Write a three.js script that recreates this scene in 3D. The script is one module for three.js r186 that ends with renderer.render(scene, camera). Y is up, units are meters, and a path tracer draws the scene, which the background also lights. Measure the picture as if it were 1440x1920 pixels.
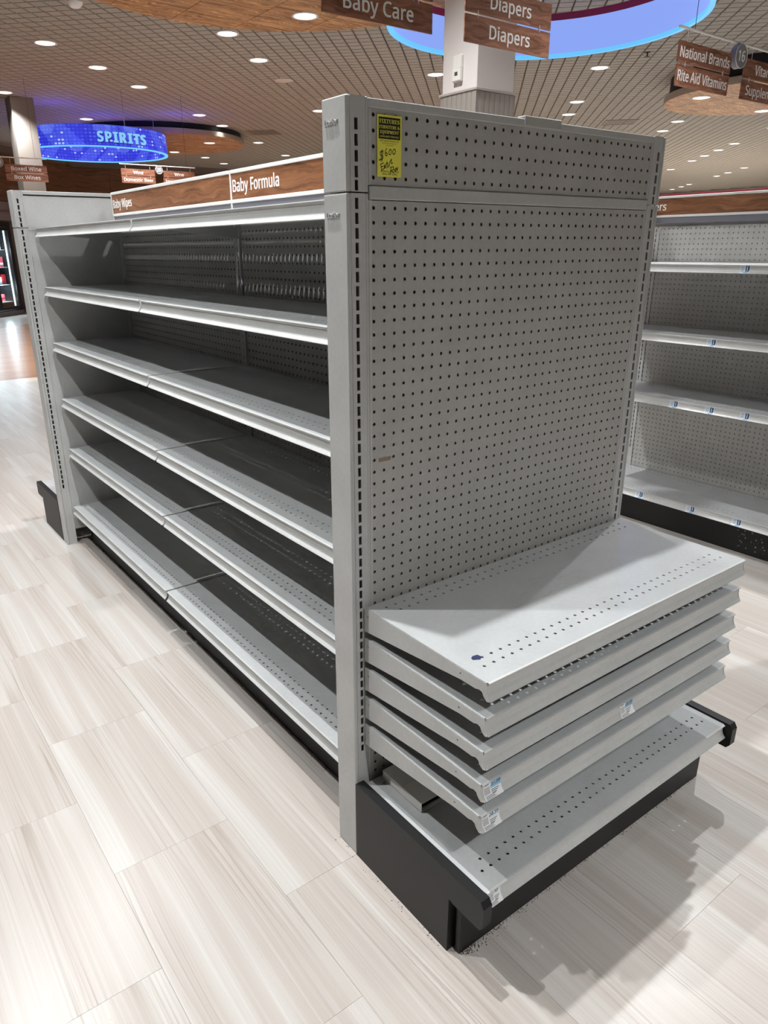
import * as THREE from 'three';
import { mergeGeometries } from 'three/addons/utils/BufferGeometryUtils.js';
import { ImprovedNoise } from 'three/addons/math/ImprovedNoise.js';
import { FontLoader } from 'three/addons/loaders/FontLoader.js';
import { TextGeometry } from 'three/addons/geometries/TextGeometry.js';

// ---------------------------------------------------------------- camera, light, exposure
const I = 0.0254;                                   // the fixtures are built on inch grids
const scene = new THREE.Scene();
scene.background = new THREE.Color(0x000000);
const camera = new THREE.PerspectiveCamera(2 * Math.atan(960 / 1355.95) * 180 / Math.PI, 1440 / 1920, 0.05, 80);
{
  // right, up and backward axes of the camera in the shop's frame
  const b = new THREE.Vector3(-0.55612, 0.348506, 0.754503).normalize();
  const r = new THREE.Vector3(0.803331, -0.007315, 0.595488);
  r.addScaledVector(b, -r.dot(b)).normalize();
  camera.quaternion.setFromRotationMatrix(new THREE.Matrix4().makeBasis(r, new THREE.Vector3().crossVectors(b, r), b));
  camera.position.set(-32.896 * I, 56.31 * I, 45.351 * I);
}
camera.setViewOffset(1440, 1920, 34.1, -8.3, 1440, 1920);
camera.updateMatrixWorld(); camera.updateProjectionMatrix();
scene.add(camera);

const LAMP = 27.0;                                  // candela of one ceiling downlight
const EXPOSURE = 1.0;
const LAMP_COLOR = new THREE.Color(0.985, 0.995, 1.0);

const renderer = new THREE.WebGLRenderer({ antialias: true });
renderer.toneMapping = THREE.LinearToneMapping;
renderer.toneMappingExposure = EXPOSURE;
renderer.shadowMap.enabled = true;

const CEIL = 143.5, STEP = 48;

// ---------------------------------------------------------------- helpers
let seed = 7;
const rnd = () => { seed = (seed * 1664525 + 1013904223) >>> 0; return seed / 4294967296; };
const rr = (a, b) => a + (b - a) * rnd();
const noise = new ImprovedNoise();
const N = (x, y, z = 0) => noise.noise(x, y, z);
const V = (x, y, z) => new THREE.Vector3(x * I, y * I, z * I);
const taken = {};
function numbered(name) {
  const n = taken[name] = (taken[name] ?? -1) + 1;
  return n ? name + '_' + String(n).padStart(3, '0') : name;
}
function thing(name, label, category, [x, y, z] = [0, 0, 0], turn = 0, group) {
  const o = new THREE.Group(); o.name = numbered(name); scene.add(o);
  o.position.copy(V(x, y, z)); o.rotation.y = turn;
  o.userData = { label, category };
  if (group) o.userData.group = group;
  return o;
}
function structure(name, pos = [0, 0, 0]) {
  const o = new THREE.Group(); o.name = name; o.position.copy(V(...pos)); o.userData.kind = 'structure'; scene.add(o); return o;
}
function dup(root, pos, turn, label, group) {
  const r = root.clone(); r.name = numbered(root.name.replace(/_\d+$/, '')); scene.add(r);
  r.position.copy(V(...pos)); r.rotation.y = turn;
  r.userData = { ...root.userData, label };
  if (group) r.userData.group = group;
  return r;
}
function shade(m) { m.castShadow = true; m.receiveShadow = true; return m; }
function put(parent, name, geometry, material, pos) {
  const m = shade(new THREE.Mesh(geometry, material)); m.name = name;
  if (pos) m.position.copy(V(...pos));
  parent.add(m); return m;
}
// a collector of faces in inches; build() turns them into one geometry in metres
class MB {
  constructor() { this.p = []; this.u = []; this.c = null; this.custom = false; }
  tri(a, b, c, col) {
    this.p.push(...a, ...b, ...c);
    if (this.c || col) { this.c ??= []; const k = col ?? [1, 1, 1]; this.c.push(...k, ...k, ...k); }
    return this;
  }
  quad(a, b, c, d, col) { return this.tri(a, b, c, col).tri(a, c, d, col); }
  triUV(a, b, c, ua, ub, uc) { this.custom = true; this.p.push(...a, ...b, ...c); this.u.push(...ua, ...ub, ...uc); return this; }
  quadUV(a, b, c, d, ua, ub, uc, ud) { return this.triUV(a, b, c, ua, ub, uc).triUV(a, c, d, ua, uc, ud); }
  out(cx, cy, cz, pts) {                           // a convex face wound to look away from the centre
    const [a, b, c] = pts;
    const ux = b[0] - a[0], uy = b[1] - a[1], uz = b[2] - a[2], vx = c[0] - a[0], vy = c[1] - a[1], vz = c[2] - a[2];
    const nx = uy * vz - uz * vy, ny = uz * vx - ux * vz, nz = ux * vy - uy * vx;
    if (nx * (a[0] - cx) + ny * (a[1] - cy) + nz * (a[2] - cz) < 0) pts = pts.slice().reverse();
    for (let i = 1; i + 1 < pts.length; i++) this.tri(pts[0], pts[i], pts[i + 1]);
  }
  box(x0, y0, z0, x1, y1, z1, b = 0) {
    const cx = (x0 + x1) / 2, cy = (y0 + y1) / 2, cz = (z0 + z1) / 2;
    b = Math.min(b, (x1 - x0) * .45, (y1 - y0) * .45, (z1 - z0) * .45);
    const lo = [x0, y0, z0], hi = [x1, y1, z1];
    const v = (s, f) => [0, 1, 2].map(i => (s[i] > 0 ? hi[i] - (i === f ? 0 : b) : lo[i] + (i === f ? 0 : b)));
    for (let f = 0; f < 3; f++) for (const s of [-1, 1]) {
      const g = (f + 1) % 3, h = (f + 2) % 3;
      const pt = (p, q) => { const k = [0, 0, 0]; k[f] = s; k[g] = p; k[h] = q; return v(k, f); };
      this.out(cx, cy, cz, [pt(-1, -1), pt(1, -1), pt(1, 1), pt(-1, 1)]);
    }
    if (b > 0) {
      for (let f = 0; f < 3; f++) for (const s of [-1, 1]) for (const t of [-1, 1]) {
        const g = (f + 1) % 3, h = (f + 2) % 3;
        const k = (w) => { const q = [0, 0, 0]; q[f] = w; q[g] = s; q[h] = t; return q; };
        this.out(cx, cy, cz, [v(k(-1), g), v(k(1), g), v(k(1), h), v(k(-1), h)]);
      }
      for (const a of [-1, 1]) for (const c of [-1, 1]) for (const d of [-1, 1])
        this.out(cx, cy, cz, [v([a, c, d], 0), v([a, c, d], 1), v([a, c, d], 2)]);
    }
    return this;
  }
  // profile [[z, y], ...] swept along x from x0 to x1
  sweepX(prof, x0, x1) {
    let area = 0;
    for (let i = 0; i < prof.length; i++) { const [a, b] = prof[i], [c, d] = prof[(i + 1) % prof.length]; area += a * d - c * b; }
    const pr = area > 0 ? prof : prof.slice().reverse();
    for (let i = 0; i < pr.length; i++) {
      const [z0, y0] = pr[i], [z1, y1] = pr[(i + 1) % pr.length];
      this.quad([x0, y0, z0], [x0, y1, z1], [x1, y1, z1], [x1, y0, z0]);
    }
    const contour = pr.map(([a, b]) => new THREE.Vector2(a, b));
    for (const f of THREE.ShapeUtils.triangulateShape(contour, [])) {
      const q = f.map(i => pr[i]);
      this.tri([x0, q[0][1], q[0][0]], [x0, q[2][1], q[2][0]], [x0, q[1][1], q[1][0]]);
      this.tri([x1, q[0][1], q[0][0]], [x1, q[1][1], q[1][0]], [x1, q[2][1], q[2][0]]);
    }
    return this;
  }
  // a cell of sheet with a round hole; map(u, v, w) gives the point, w along the sheet's normal
  hole(map, u0, u1, v0, v1, cu, cv, r, n, depth, wall) {
    const H = [], B = [];
    for (let k = 0; k < n; k++) {
      const t = k * 2 * Math.PI / n, c = Math.cos(t), s = Math.sin(t), m = Math.max(Math.abs(c), Math.abs(s));
      H.push([cu + c * r, cv + s * r]);
      B.push([cu + c / m * (c > 0 ? u1 - cu : cu - u0), cv + s / m * (s > 0 ? v1 - cv : cv - v0)]);
    }
    for (let k = 0; k < n; k++) {
      const l = (k + 1) % n;
      this.quad(map(...H[k], 0), map(...B[k], 0), map(...B[l], 0), map(...H[l], 0));
      if (depth) this.quad(map(...H[k], 0), map(...H[l], 0), map(...H[l], -depth), map(...H[k], -depth), wall);
    }
  }
  slot(map, u0, u1, v0, v1, a0, a1, b0, b1, depth) {
    const O = [[u0, v0], [u1, v0], [u1, v1], [u0, v1]], S = [[a0, b0], [a1, b0], [a1, b1], [a0, b1]];
    for (let k = 0; k < 4; k++) {
      const l = (k + 1) % 4;
      this.quad(map(...S[k], 0), map(...O[k], 0), map(...O[l], 0), map(...S[l], 0));
      this.quad(map(...S[k], 0), map(...S[l], 0), map(...S[l], -depth), map(...S[k], -depth));
    }
  }
  rect(map, u0, u1, v0, v1, w = 0) {
    if (u1 - u0 > 1e-6 && v1 - v0 > 1e-6) this.quad(map(u0, v0, w), map(u1, v0, w), map(u1, v1, w), map(u0, v1, w));
  }
  build() {
    const g = new THREE.BufferGeometry();
    const p = new Float32Array(this.p.length);
    for (let i = 0; i < p.length; i++) p[i] = this.p[i] * I;
    g.setAttribute('position', new THREE.BufferAttribute(p, 3));
    g.computeVertexNormals();
    if (this.custom) g.setAttribute('uv', new THREE.BufferAttribute(new Float32Array(this.u), 2));
    else boxUV(g);
    if (this.c) {
      const c = new Float32Array(p.length).fill(1);
      const off = p.length - this.c.length;
      for (let i = 0; i < this.c.length; i++) c[off + i] = this.c[i];
      g.setAttribute('color', new THREE.BufferAttribute(c, 3));
    }
    return g;
  }
}
function boxUV(g) {                                 // uv in metres from the dominant axis
  const p = g.attributes.position, n = g.attributes.normal, uv = new Float32Array(p.count * 2);
  for (let i = 0; i < p.count; i++) {
    const ax = Math.abs(n.getX(i)), ay = Math.abs(n.getY(i)), az = Math.abs(n.getZ(i));
    let u, v;
    if (ay >= ax && ay >= az) { u = p.getX(i); v = p.getZ(i); }
    else if (ax >= az) { u = p.getZ(i); v = p.getY(i); }
    else { u = p.getX(i); v = p.getY(i); }
    uv[2 * i] = u; uv[2 * i + 1] = v;
  }
  g.setAttribute('uv', new THREE.BufferAttribute(uv, 2));
  return g;
}
const solid = (...a) => new MB().box(...a).build();
function dataTexture(w, h, fn, srgb = true) {
  const d = new Uint8Array(w * h * 4);
  for (let y = 0; y < h; y++) for (let x = 0; x < w; x++) {
    const c = fn(x, y), k = (y * w + x) * 4;
    for (let i = 0; i < 3; i++) d[k + i] = Math.max(0, Math.min(255, c[i]));
    d[k + 3] = 255;
  }
  const t = new THREE.DataTexture(d, w, h);
  t.wrapS = t.wrapT = THREE.MirroredRepeatWrapping;
  t.magFilter = THREE.LinearFilter; t.minFilter = THREE.LinearMipmapLinearFilter; t.generateMipmaps = true;
  if (srgb) t.colorSpace = THREE.SRGBColorSpace;
  t.needsUpdate = true; return t;
}
function canvasTexture(w, h, draw) {
  const c = document.createElement('canvas'); c.width = w; c.height = h;
  draw(c.getContext('2d'), w, h);
  const t = new THREE.CanvasTexture(c); t.colorSpace = THREE.SRGBColorSpace; t.anisotropy = 8; return t;
}
const std = (color, roughness = .6, o = {}) => new THREE.MeshStandardMaterial({ color, roughness, side: THREE.DoubleSide, ...o });
const fontRegular = await new FontLoader().loadAsync('fonts/droid/droid_sans_regular.typeface.json');
const fontBold = await new FontLoader().loadAsync('fonts/droid/droid_sans_bold.typeface.json');
// lettering with its lower left corner at the origin, facing +z; cap is the capital height in inches
function letters(text, cap, depth, font = fontRegular, squeeze = 1, bold = .018) {
  const g = new TextGeometry(text, { font, size: cap * I / .714 * .72, depth: depth * I, curveSegments: 5, bevelEnabled: bold > 0, bevelSize: bold * cap * I, bevelThickness: .012 * I, bevelSegments: 1 });
  g.computeBoundingBox();
  const hRef = new TextGeometry('H', { font, size: cap * I / .714 * .72, depth: depth * I }); hRef.computeBoundingBox();
  const s = cap * I / (hRef.boundingBox.max.y - hRef.boundingBox.min.y);
  g.translate(-g.boundingBox.min.x, 0, 0); g.scale(s * squeeze, s, 1); g.computeBoundingBox();
  g.userData = { w: g.boundingBox.max.x / I };
  return g;
}

// ---------------------------------------------------------------- materials
const paintMap = dataTexture(512, 512, (x, y) => {
  let v = 246 + 7 * N(x / 60, y / 60, 3) + 5 * N(x / 9, y / 9, 5) + 3 * N(x / 2.2, y / 2.2, 8);
  const s = N(x / 4 + 40, y / 70, 11); if (s > .55) v -= 14 * (s - .55) * 4;
  return [v, v, v - 1];
});
paintMap.repeat.set(1.6, 1.6);
const paint = std(new THREE.Color().setRGB(.58, .585, .58), .42, { map: paintMap });
const pegPaint = std(new THREE.Color().setRGB(.50, .495, .475), .5, { map: paintMap, vertexColors: true });
const shelfPaint = std(new THREE.Color().setRGB(.49, .507, .515), .28, { map: paintMap });
const railPaint = std(new THREE.Color().setRGB(.58, .59, .585), .34, { map: paintMap });
const blackBoard = std(0x0c0d0f, .5, { map: dataTexture(256, 256, (x, y) => {
  const v = 190 + 45 * N(x / 3, y / 40, 2) + 20 * N(x / 30, y / 30, 9); const sp = N(x / 2.3, y / 2.3, 33) > .62 ? 60 : 0;
  return [v + sp, v + sp, v + sp]; }) });
const matteBlack = std(0x070708, .7);
const darkSteel = std(0x2b2c2e, .5);
const white = std(0xe8e6e2, .45);
const whitePlastic = std(0xeceae4, .38);
const greyStrip = std(new THREE.Color(0x75747c), .5);
const lensGlow = new THREE.MeshStandardMaterial({ color: 0xffffff, emissive: new THREE.Color(1, .985, .955), emissiveIntensity: 3.2, roughness: .4 });
const lensOff = std(0xb9b4ac, .4);
const printWhite = std(0xfaf9f6, .5);

function woodTexture(w, h, k, dark, mid, light, freq = 1, gain = 1.15) {
  const L = (a, b, t) => a.map((q, i) => q + (b[i] - q) * t);
  return dataTexture(w, h, (x, y) => {
    const warp = 6 * N(x / 150, y / 46, k) + 1.5 * N(x / 40, y / 20, k + 2);
    const g = N(x / 420, (y + warp * 5) / (17 / freq), k + 4) * .55 + N(x / 160, (y + warp * 3) / (5 / freq), k + 6) * .3 + N(x / 30, y / 1.4, k + 9) * .14;
    const t = .5 + g * gain;
    return t < .5 ? L(dark, mid, Math.max(0, t) * 2) : L(mid, light, Math.min(1, t * 2 - 1));
  });
}
const signWood = woodTexture(1024, 256, 1.3, [92, 58, 36], [132, 86, 56], [160, 110, 76]);
signWood.repeat.set(1.1, 4.2);
const plateWood = woodTexture(1024, 256, 5.3, [104, 66, 48], [148, 98, 76], [176, 124, 98], .8);
plateWood.repeat.set(1.3, 5);
const slatWood = woodTexture(1024, 512, 9.7, [112, 74, 42], [172, 124, 80], [218, 170, 118], 2.6, 1.9);
slatWood.repeat.set(.9, 1.1);
const wallWood = woodTexture(1024, 512, 13.1, [84, 56, 38], [110, 74, 50], [134, 94, 64]);
wallWood.repeat.set(.35, .8);
const orangeWood = woodTexture(1024, 512, 21.5, [150, 100, 60], [186, 132, 86], [206, 156, 108]);
orangeWood.repeat.set(.5, 1);
const signWoodM = std(0xffffff, .5, { map: signWood });
const plateWoodM = std(0xffffff, .5, { map: plateWood });
const slatWoodM = std(0xffffff, .55, { map: slatWood });
const wallWoodM = std(0xffffff, .55, { map: wallWood });
const orangeFloorM = std(0xd8d0c8, .32, { map: orangeWood });

// vinyl planks: an atlas of sixteen streaked planks, each 12 by 24 inches
const PLANKS = 16;
const plankMap = dataTexture(2048, 1024, (x, y) => {
  const col = Math.floor(x / 256), row = Math.floor(y / 512), k = row * 8 + col;
  const px = (x % 256) / 256 * 12, pz = (y % 512) / 512 * 24;
  const w = .22 * N(px * .12, pz * .035, k * 3.7) + .05 * N(px * .9, pz * .1, k * 2.1 + 9);
  const q = px + w * 2;
  const a = N(q * .38 + k * 17, pz * .010, k * 1.31) * .8 + N(q * 1.0 + k * 7, pz * .018, k * 2.7) * .5;   // broad bands
  const pale = Math.max(0, Math.min(1, a * 1.6 + .28 + (k % 5 - 2) * .1));
  let c = [179 + 12 * pale, 171 + 16 * pale, 164 + 18 * pale];
  const fine = N(q * 3.2 + k * 3, pz * .02, k * 5.1 + 2) * .6 + N(q * 9 + k, pz * .04, k * 1.9) * .4;
  c = c.map((v, i) => v + fine * [6, 7, 8][i]);
  const s = N(q * 1.3 + 31 * k, pz * .014, 50 + k), s2 = N(q * 2.6 + 11 * k, pz * .022, 70 + k);
  const where = Math.max(0, Math.min(1, .22 + 1.5 * N(px * .25 + k * 5, pz * .045, 90 + k)));
  const line = Math.max(0, 1 - Math.abs(s) * 11) * where * .75 + Math.max(0, 1 - Math.abs(s2) * 12) * where * .55;
  c = c.map((v, i) => v - line * [28, 32, 36][i]);
  const glint = Math.max(0, 1 - Math.abs(N(q * 1.9 + 5 * k, pz * .016, 120 + k)) * 9) * .6;
  c = c.map((v, i) => v + glint * [12, 14, 15][i]);
  if (N(x * .37, y * .37, 200) > .8) c = c.map(v => v - 36);
  return c;
});
const scuff = dataTexture(512, 512, (x, y) => {
  const v = 120 + 46 * N(x / 7, y / 7, 3) + 40 * N(x / 2.6, y / 2.6, 7) + 30 * N(x / 40, y / 40, 1); return [v, v, v]; }, false);
scuff.wrapS = scuff.wrapT = THREE.RepeatWrapping;
const plankM = std(0xffffff, .30, { map: plankMap, bumpMap: null });
const seamM = std(0xa89c93, .8);

// ---------------------------------------------------------------- floor
const frustum = new THREE.Frustum().setFromProjectionMatrix(
  new THREE.Matrix4().multiplyMatrices(camera.projectionMatrix, camera.matrixWorldInverse));
function nearest(list, radius) {                    // those in view, nearest first
  for (const t of list) {
    const c = V(...t.c);
    t.d = c.distanceTo(camera.position) + (frustum.intersectsSphere(new THREE.Sphere(c, radius * I)) ? 0 : 1e4);
  }
  return list.sort((a, b) => a.d - b.d);
}
const floor = structure('floor');
put(floor, 'screed', solid(-420, -6, -860, 1300, -.14, 300), seamM);
{
  const plankGeo = [];
  const g0 = .006;
  for (let k = 0; k < PLANKS; k++) for (const flip of [0, 1]) {
    const m = new MB(), x0 = -6 + g0, x1 = 6 - g0, z0 = -12 + g0, z1 = 12 - g0, b = .012;
    const u = (x, z) => {
      let s = (x + 6) / 12, t = (z + 12) / 24; if (flip) { s = 1 - s; t = 1 - t; }
      return [((k % 8) + .004 + s * .992) / 8, (Math.floor(k / 8) + .004 + t * .992) / 2];
    };
    const q = (a, c, d, e) => m.quadUV(a, c, d, e, u(a[0], a[2]), u(c[0], c[2]), u(d[0], d[2]), u(e[0], e[2]));
    const T = [[x0 + b, 0, z0 + b], [x0 + b, 0, z1 - b], [x1 - b, 0, z1 - b], [x1 - b, 0, z0 + b]];
    const E = [[x0, -b, z0], [x0, -b, z1], [x1, -b, z1], [x1, -b, z0]], D = E.map(p => [p[0], -.14, p[2]]);
    q(...T);
    for (let i = 0; i < 4; i++) { const j = (i + 1) % 4; q(T[i], E[i], E[j], T[j]); q(E[i], D[i], D[j], E[j]); }
    plankGeo.push(m.build());
  }
  const list = [];
  for (let n = -32; n < 70; n++) {
    const cx = -27 + 12 * n, odd = Math.abs(n) % 2;
    for (let m = -13; m < 10; m++) {
      const cz = -12 + 24 * m + (odd ? 12 : 0);
      if (cz - 12 < -325) continue;
      if (cz < -323) continue;
      list.push({ c: [cx, 0, cz], k: Math.floor(rnd() * plankGeo.length) });
    }
  }
  nearest(list, 13.5);
  list.slice(0, 300).forEach(t => put(floor, 'vinyl_plank', plankGeo[t.k], plankM, t.c));
  const rest = put(floor, 'vinyl_plank', mergeGeometries(list.slice(300).map(t => plankGeo[t.k].clone().translate(t.c[0] * I, 0, t.c[2] * I))), plankM);
  rest.userData.kind = 'stuff';
  // the half planks along the change of floor, and the amber wood-look floor beyond it
  const half = new MB();
  half.box(-411, -.14, -323.5, 813, -.02, -311.9, 0);
  const og = new THREE.ExtrudeGeometry(new THREE.Shape([[-176, 323.5], [330, 323.5], [330, 760], [260, 760]].map(([a, b]) => new THREE.Vector2(a * I, b * I))), { depth: .14 * I, bevelEnabled: false });
  og.rotateX(-Math.PI / 2); og.translate(0, -.14 * I, 0); boxUV(og);
  put(floor, 'wood_look_floor', og, orangeFloorM);
  const pale = std(0xd6c8ba, .25, { map: paintMap });
  const pg = new THREE.ExtrudeGeometry(new THREE.Shape([[-420, 323.5], [-176, 323.5], [260, 760], [260, 860], [-420, 860]].map(([a, b]) => new THREE.Vector2(a * I, b * I))), { depth: .14 * I, bevelEnabled: false });
  pg.rotateX(-Math.PI / 2); pg.translate(0, -.14 * I, 0); boxUV(pg);
  put(floor, 'pale_floor', solid(330, -.14, -860, 1240, 0, -323.6), pale);
  put(floor, 'pale_floor', pg, pale);
  put(floor, 'cut_plank_row', half.build(), pale);
}

// ---------------------------------------------------------------- ceiling: 24 inch tiles scored into 6 inch squares, laid on the diagonal
const R2 = Math.SQRT1_2;
const fromAB = (a, b) => [(a + b) * STEP * R2, 0, (b - a) * STEP * R2];      // rows of the ceiling grid
const ceiling = structure('ceiling');
const ceilM = std(new THREE.Color().setRGB(.335, .312, .275), .85);
put(ceiling, 'plenum', solid(-420, CEIL + .5, -860, 1300, CEIL + 8, 300), std(0x54483f, .9));
{
  const m = new MB(), G = .6, D = .6;
  for (let i = 0; i < 4; i++) for (let j = 0; j < 4; j++) {
    const x0 = -12 + 6 * i + G / 2, x1 = x0 + 6 - G, z0 = -12 + 6 * j + G / 2, z1 = z0 + 6 - G, b = .1;
    const T = [[x0 + b, 0, z0 + b], [x1 - b, 0, z0 + b], [x1 - b, 0, z1 - b], [x0 + b, 0, z1 - b]];
    const E = [[x0, D, z0], [x1, D, z0], [x1, D, z1], [x0, D, z1]];
    m.quad(...T);
    for (let k = 0; k < 4; k++) { const l = (k + 1) % 4; m.quad(E[k], E[l], T[l], T[k]); }
  }
  m.quad([-12, D, -12], [12, D, -12], [12, D, 12], [-12, D, 12]);
  const g = m.build();
  const list = [];
  const a0 = .21 * 48, b0 = -2.16 * 48;
  for (let i = -20; i < 70; i++) for (let j = -26; j < 30; j++) {
    const a = a0 + 24 * i, b = b0 + 24 * j, x = (a + b) * R2, z = (b - a) * R2;
    if (x < -330 || x > 1240 || z < -835 || z > 230) continue;
    list.push({ c: [x, CEIL, z] });
  }
  nearest(list, 17);
  list.slice(0, 300).forEach(t => { put(ceiling, 'ceiling_tile', g, ceilM, t.c).rotation.y = Math.PI / 4; });
  const rest = list.slice(300), im = shade(new THREE.InstancedMesh(g, ceilM, rest.length));
  const q = new THREE.Quaternion().setFromAxisAngle(new THREE.Vector3(0, 1, 0), Math.PI / 4), one = new THREE.Vector3(1, 1, 1);
  rest.forEach((t, i) => im.setMatrixAt(i, new THREE.Matrix4().compose(V(...t.c), q, one)));
  im.name = 'ceiling_tile'; im.userData.kind = 'stuff'; ceiling.add(im);
}

// ---------------------------------------------------------------- walls
const wallM = std(0x8f857c, .8), soffitM = std(0x6f665f, .8);
{
  put(structure('wall_right'), 'wall_surface', solid(1240, 0, -860, 1252, CEIL + .4, 300), wallM);
  put(structure('wall_front'), 'wall_surface', solid(-420, 0, 240, 1300, CEIL + .4, 252), wallM);
  put(structure('wall_outer'), 'wall_surface', solid(-420, 0, -860, -408, CEIL + .4, 300), wallM);
  const back = structure('wall_back', [205, 0, -800]);
  put(back, 'wall_surface', solid(0, 0, -40, 1040, CEIL + .4, 0), soffitM);
  for (let i = 0; i < 8; i++) put(back, 'wood_panel', solid(48 * i + .1, 58, 0, 48 * i + 47.9, 136, .8, .1), wallWoodM);
  // the slanting bulkhead over the drinks cooler
  const left = structure('wall_left', [81.2, 0, -666.2]); left.rotation.y = Math.PI / 4;
  put(left, 'bulkhead', solid(-420, 81, -30, 180, CEIL + .4, 0), soffitM);
  put(left, 'wall_surface', solid(-420, 0, -42, 180, CEIL + .4, -30.2), soffitM);
  put(left, 'bulkhead_ledge', solid(-420, 81.5, 0, 180, 97, 1.6, .3), std(0x857b78, .7));
  put(left, 'cove_rail', solid(-420, 88, 1.6, 180, 89.5, 2.4, .2), std(0x6b6260, .6));
  for (let i = -3; i < 4; i++) put(left, 'wood_panel', solid(48 * i + .1, 98, 0, 48 * i + 47.9, 137, .8, .1), wallWoodM);
}

// ---------------------------------------------------------------- fixtures: an end frame of slotted uprights and pegboard, 36 inches wide
const HOLE = [.30, .21, .14];                       // raw hardboard inside a peg hole
function uprightGeometry(y0, y1, slots, mirror) {
  const m = new MB(), s = mirror ? -1 : 1, X = (a, b) => s > 0 ? [a, b] : [-b, -a];
  const bx = (a, yA, zA, b, yB, zB, c = 0) => { const [p, q] = X(a, b); m.box(p, yA, zA, q, yB, zB, c); };
  bx(-.9, y0, -3, -.52, y1, 0, .09);                // the outer corner
  bx(-.52, y0, -3, 1.0, y1, -2.9);
  bx(.78, y0, -2.9, 1.0, y1, -.02, .05);
  bx(-.52, y0, -2.9, .78, y0 + .08, -.08); bx(-.52, y1 - .08, -2.9, .78, y1, -.06);
  const map = (u, v, w) => [u, v, -.07 + w];
  const u0 = s > 0 ? -.52 : -.78, u1 = s > 0 ? .78 : .52;
  let y = y0;
  for (const c of slots) {
    const b0 = Math.max(y0 + .02, c - .37), b1 = Math.min(y1 - .02, c + .37), lo = Math.max(y, c - .5), hi = Math.min(y1, c + .5);
    m.rect(map, u0, u1, y, lo); m.slot(map, u0, u1, lo, hi, -.15, .15, Math.max(b0, lo), Math.min(b1, hi), .09); y = hi;
  }
  m.rect(map, u0, u1, y, y1);
  return m.build();
}
const lowSlots = []; for (let k = 47; k >= 0; k--) lowSlots.push(59.27 - k);
const highSlots = [60.42, 61.32, 62.32, 63.32, 64.32];
const uprightL = uprightGeometry(0, 59.94, lowSlots, false), uprightR = uprightGeometry(0, 59.94, lowSlots, true);
const extL = uprightGeometry(60.03, 66.05, highSlots, false), extR = uprightGeometry(60.03, 66.05, highSlots, true);
function pegGeometry(cols, rows, n) {               // lower left corner at the origin, holes on inch centres, facing +z
  const m = new MB(); m.c = [];
  for (let i = 0; i < cols; i++) for (let j = 0; j < rows; j++)
    m.hole((u, v, w) => [u, v, w], i, i + 1, j, j + 1, i + .5, j + .5, .135, n, .2, HOLE);
  return m.build();
}
const pegLow = pegGeometry(34, 55, 16), pegHigh = pegGeometry(34, 5, 16);
function makeEndFrame(label, peg, pos) {
  const t = thing('gondola_end_frame', label, 'display frame', pos);
  put(t, 'upright', uprightL, paint); put(t, 'upright', uprightR, paint, [36, 0, 0]);
  put(t, 'upright_extension', extL, paint); put(t, 'upright_extension', extR, paint, [36, 0, 0]);
  if (peg) {
    put(t, 'peg_panel', pegLow, pegPaint, [1, 4.5, -.08]);
    put(t, 'peg_panel', pegHigh, pegPaint, [1, 60.5, -.08]);
    for (const x of [1.04, 34.72]) { put(t, 'edge_trim', solid(x, 3, -.2, x + .24, 59.55, -.02, .04), paint); put(t, 'edge_trim', solid(x, 60.5, -.2, x + .24, 65.4, -.02, .04), paint); }
    put(t, 'splice_rail', solid(1.08, 59.56, -.3, 34.92, 60.46, .06, .06), paint);
    put(t, 'kick_panel', solid(1.02, 0, -.4, 34.98, 4.5, -.1, .04), paint);
  } else {
    put(t, 'sheet_panel', solid(1.02, 3, -.4, 34.98, 59.6, -.12, .03), paint);
    put(t, 'sheet_panel', solid(1.02, 60.4, -.4, 34.98, 65.2, -.12, .03), paint);
    put(t, 'splice_rail', solid(1.02, 59.55, -.4, 34.98, 60.4, -.06, .04), paint);
  }
  put(t, 'top_rail', new MB().box(1.02, 65.42, -1.2, 34.98, 66, -.04, .05).box(1.02, 65.8, -3, 34.98, 65.95, -1.2).build(), paint);
  put(t, 'back_panel', solid(1.0, 3, -2.85, 35, 65.8, -2.6), paint);
  return t;
}
const nearFrame = makeEndFrame('tall grey pegboard end frame with slotted uprights facing the camera, yellow sale tag on it', true, [0, 0, 0]);
put(nearFrame, 'top_clip', new MB().box(16.8, 65.5, -.02, 21.3, 66.2, .08, .03).box(16.8, 66.12, -.8, 21.3, 66.22, .05, .03).build(),
  std(0xb9bab6, .25));
put(nearFrame, 'orange_smudge', solid(1.95, 39.75, -.09, 3.2, 40.1, -.072), std(0x94806a, .6));
for (const y of [64.35, 58.35]) {                   // the maker's name pressed into the side of the post
  const g = letters('Lozier', .36, .05, fontRegular, 1.25); g.rotateY(-Math.PI / 2); g.translate(-.9 * I - .02 * I, y * I, -2.55 * I);
  put(nearFrame, 'embossed_name', g, paint);
}
makeEndFrame('grey slotted end frame at the far end of the empty shelves, plain inside', false, [0, 0, -100.3]);

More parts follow.
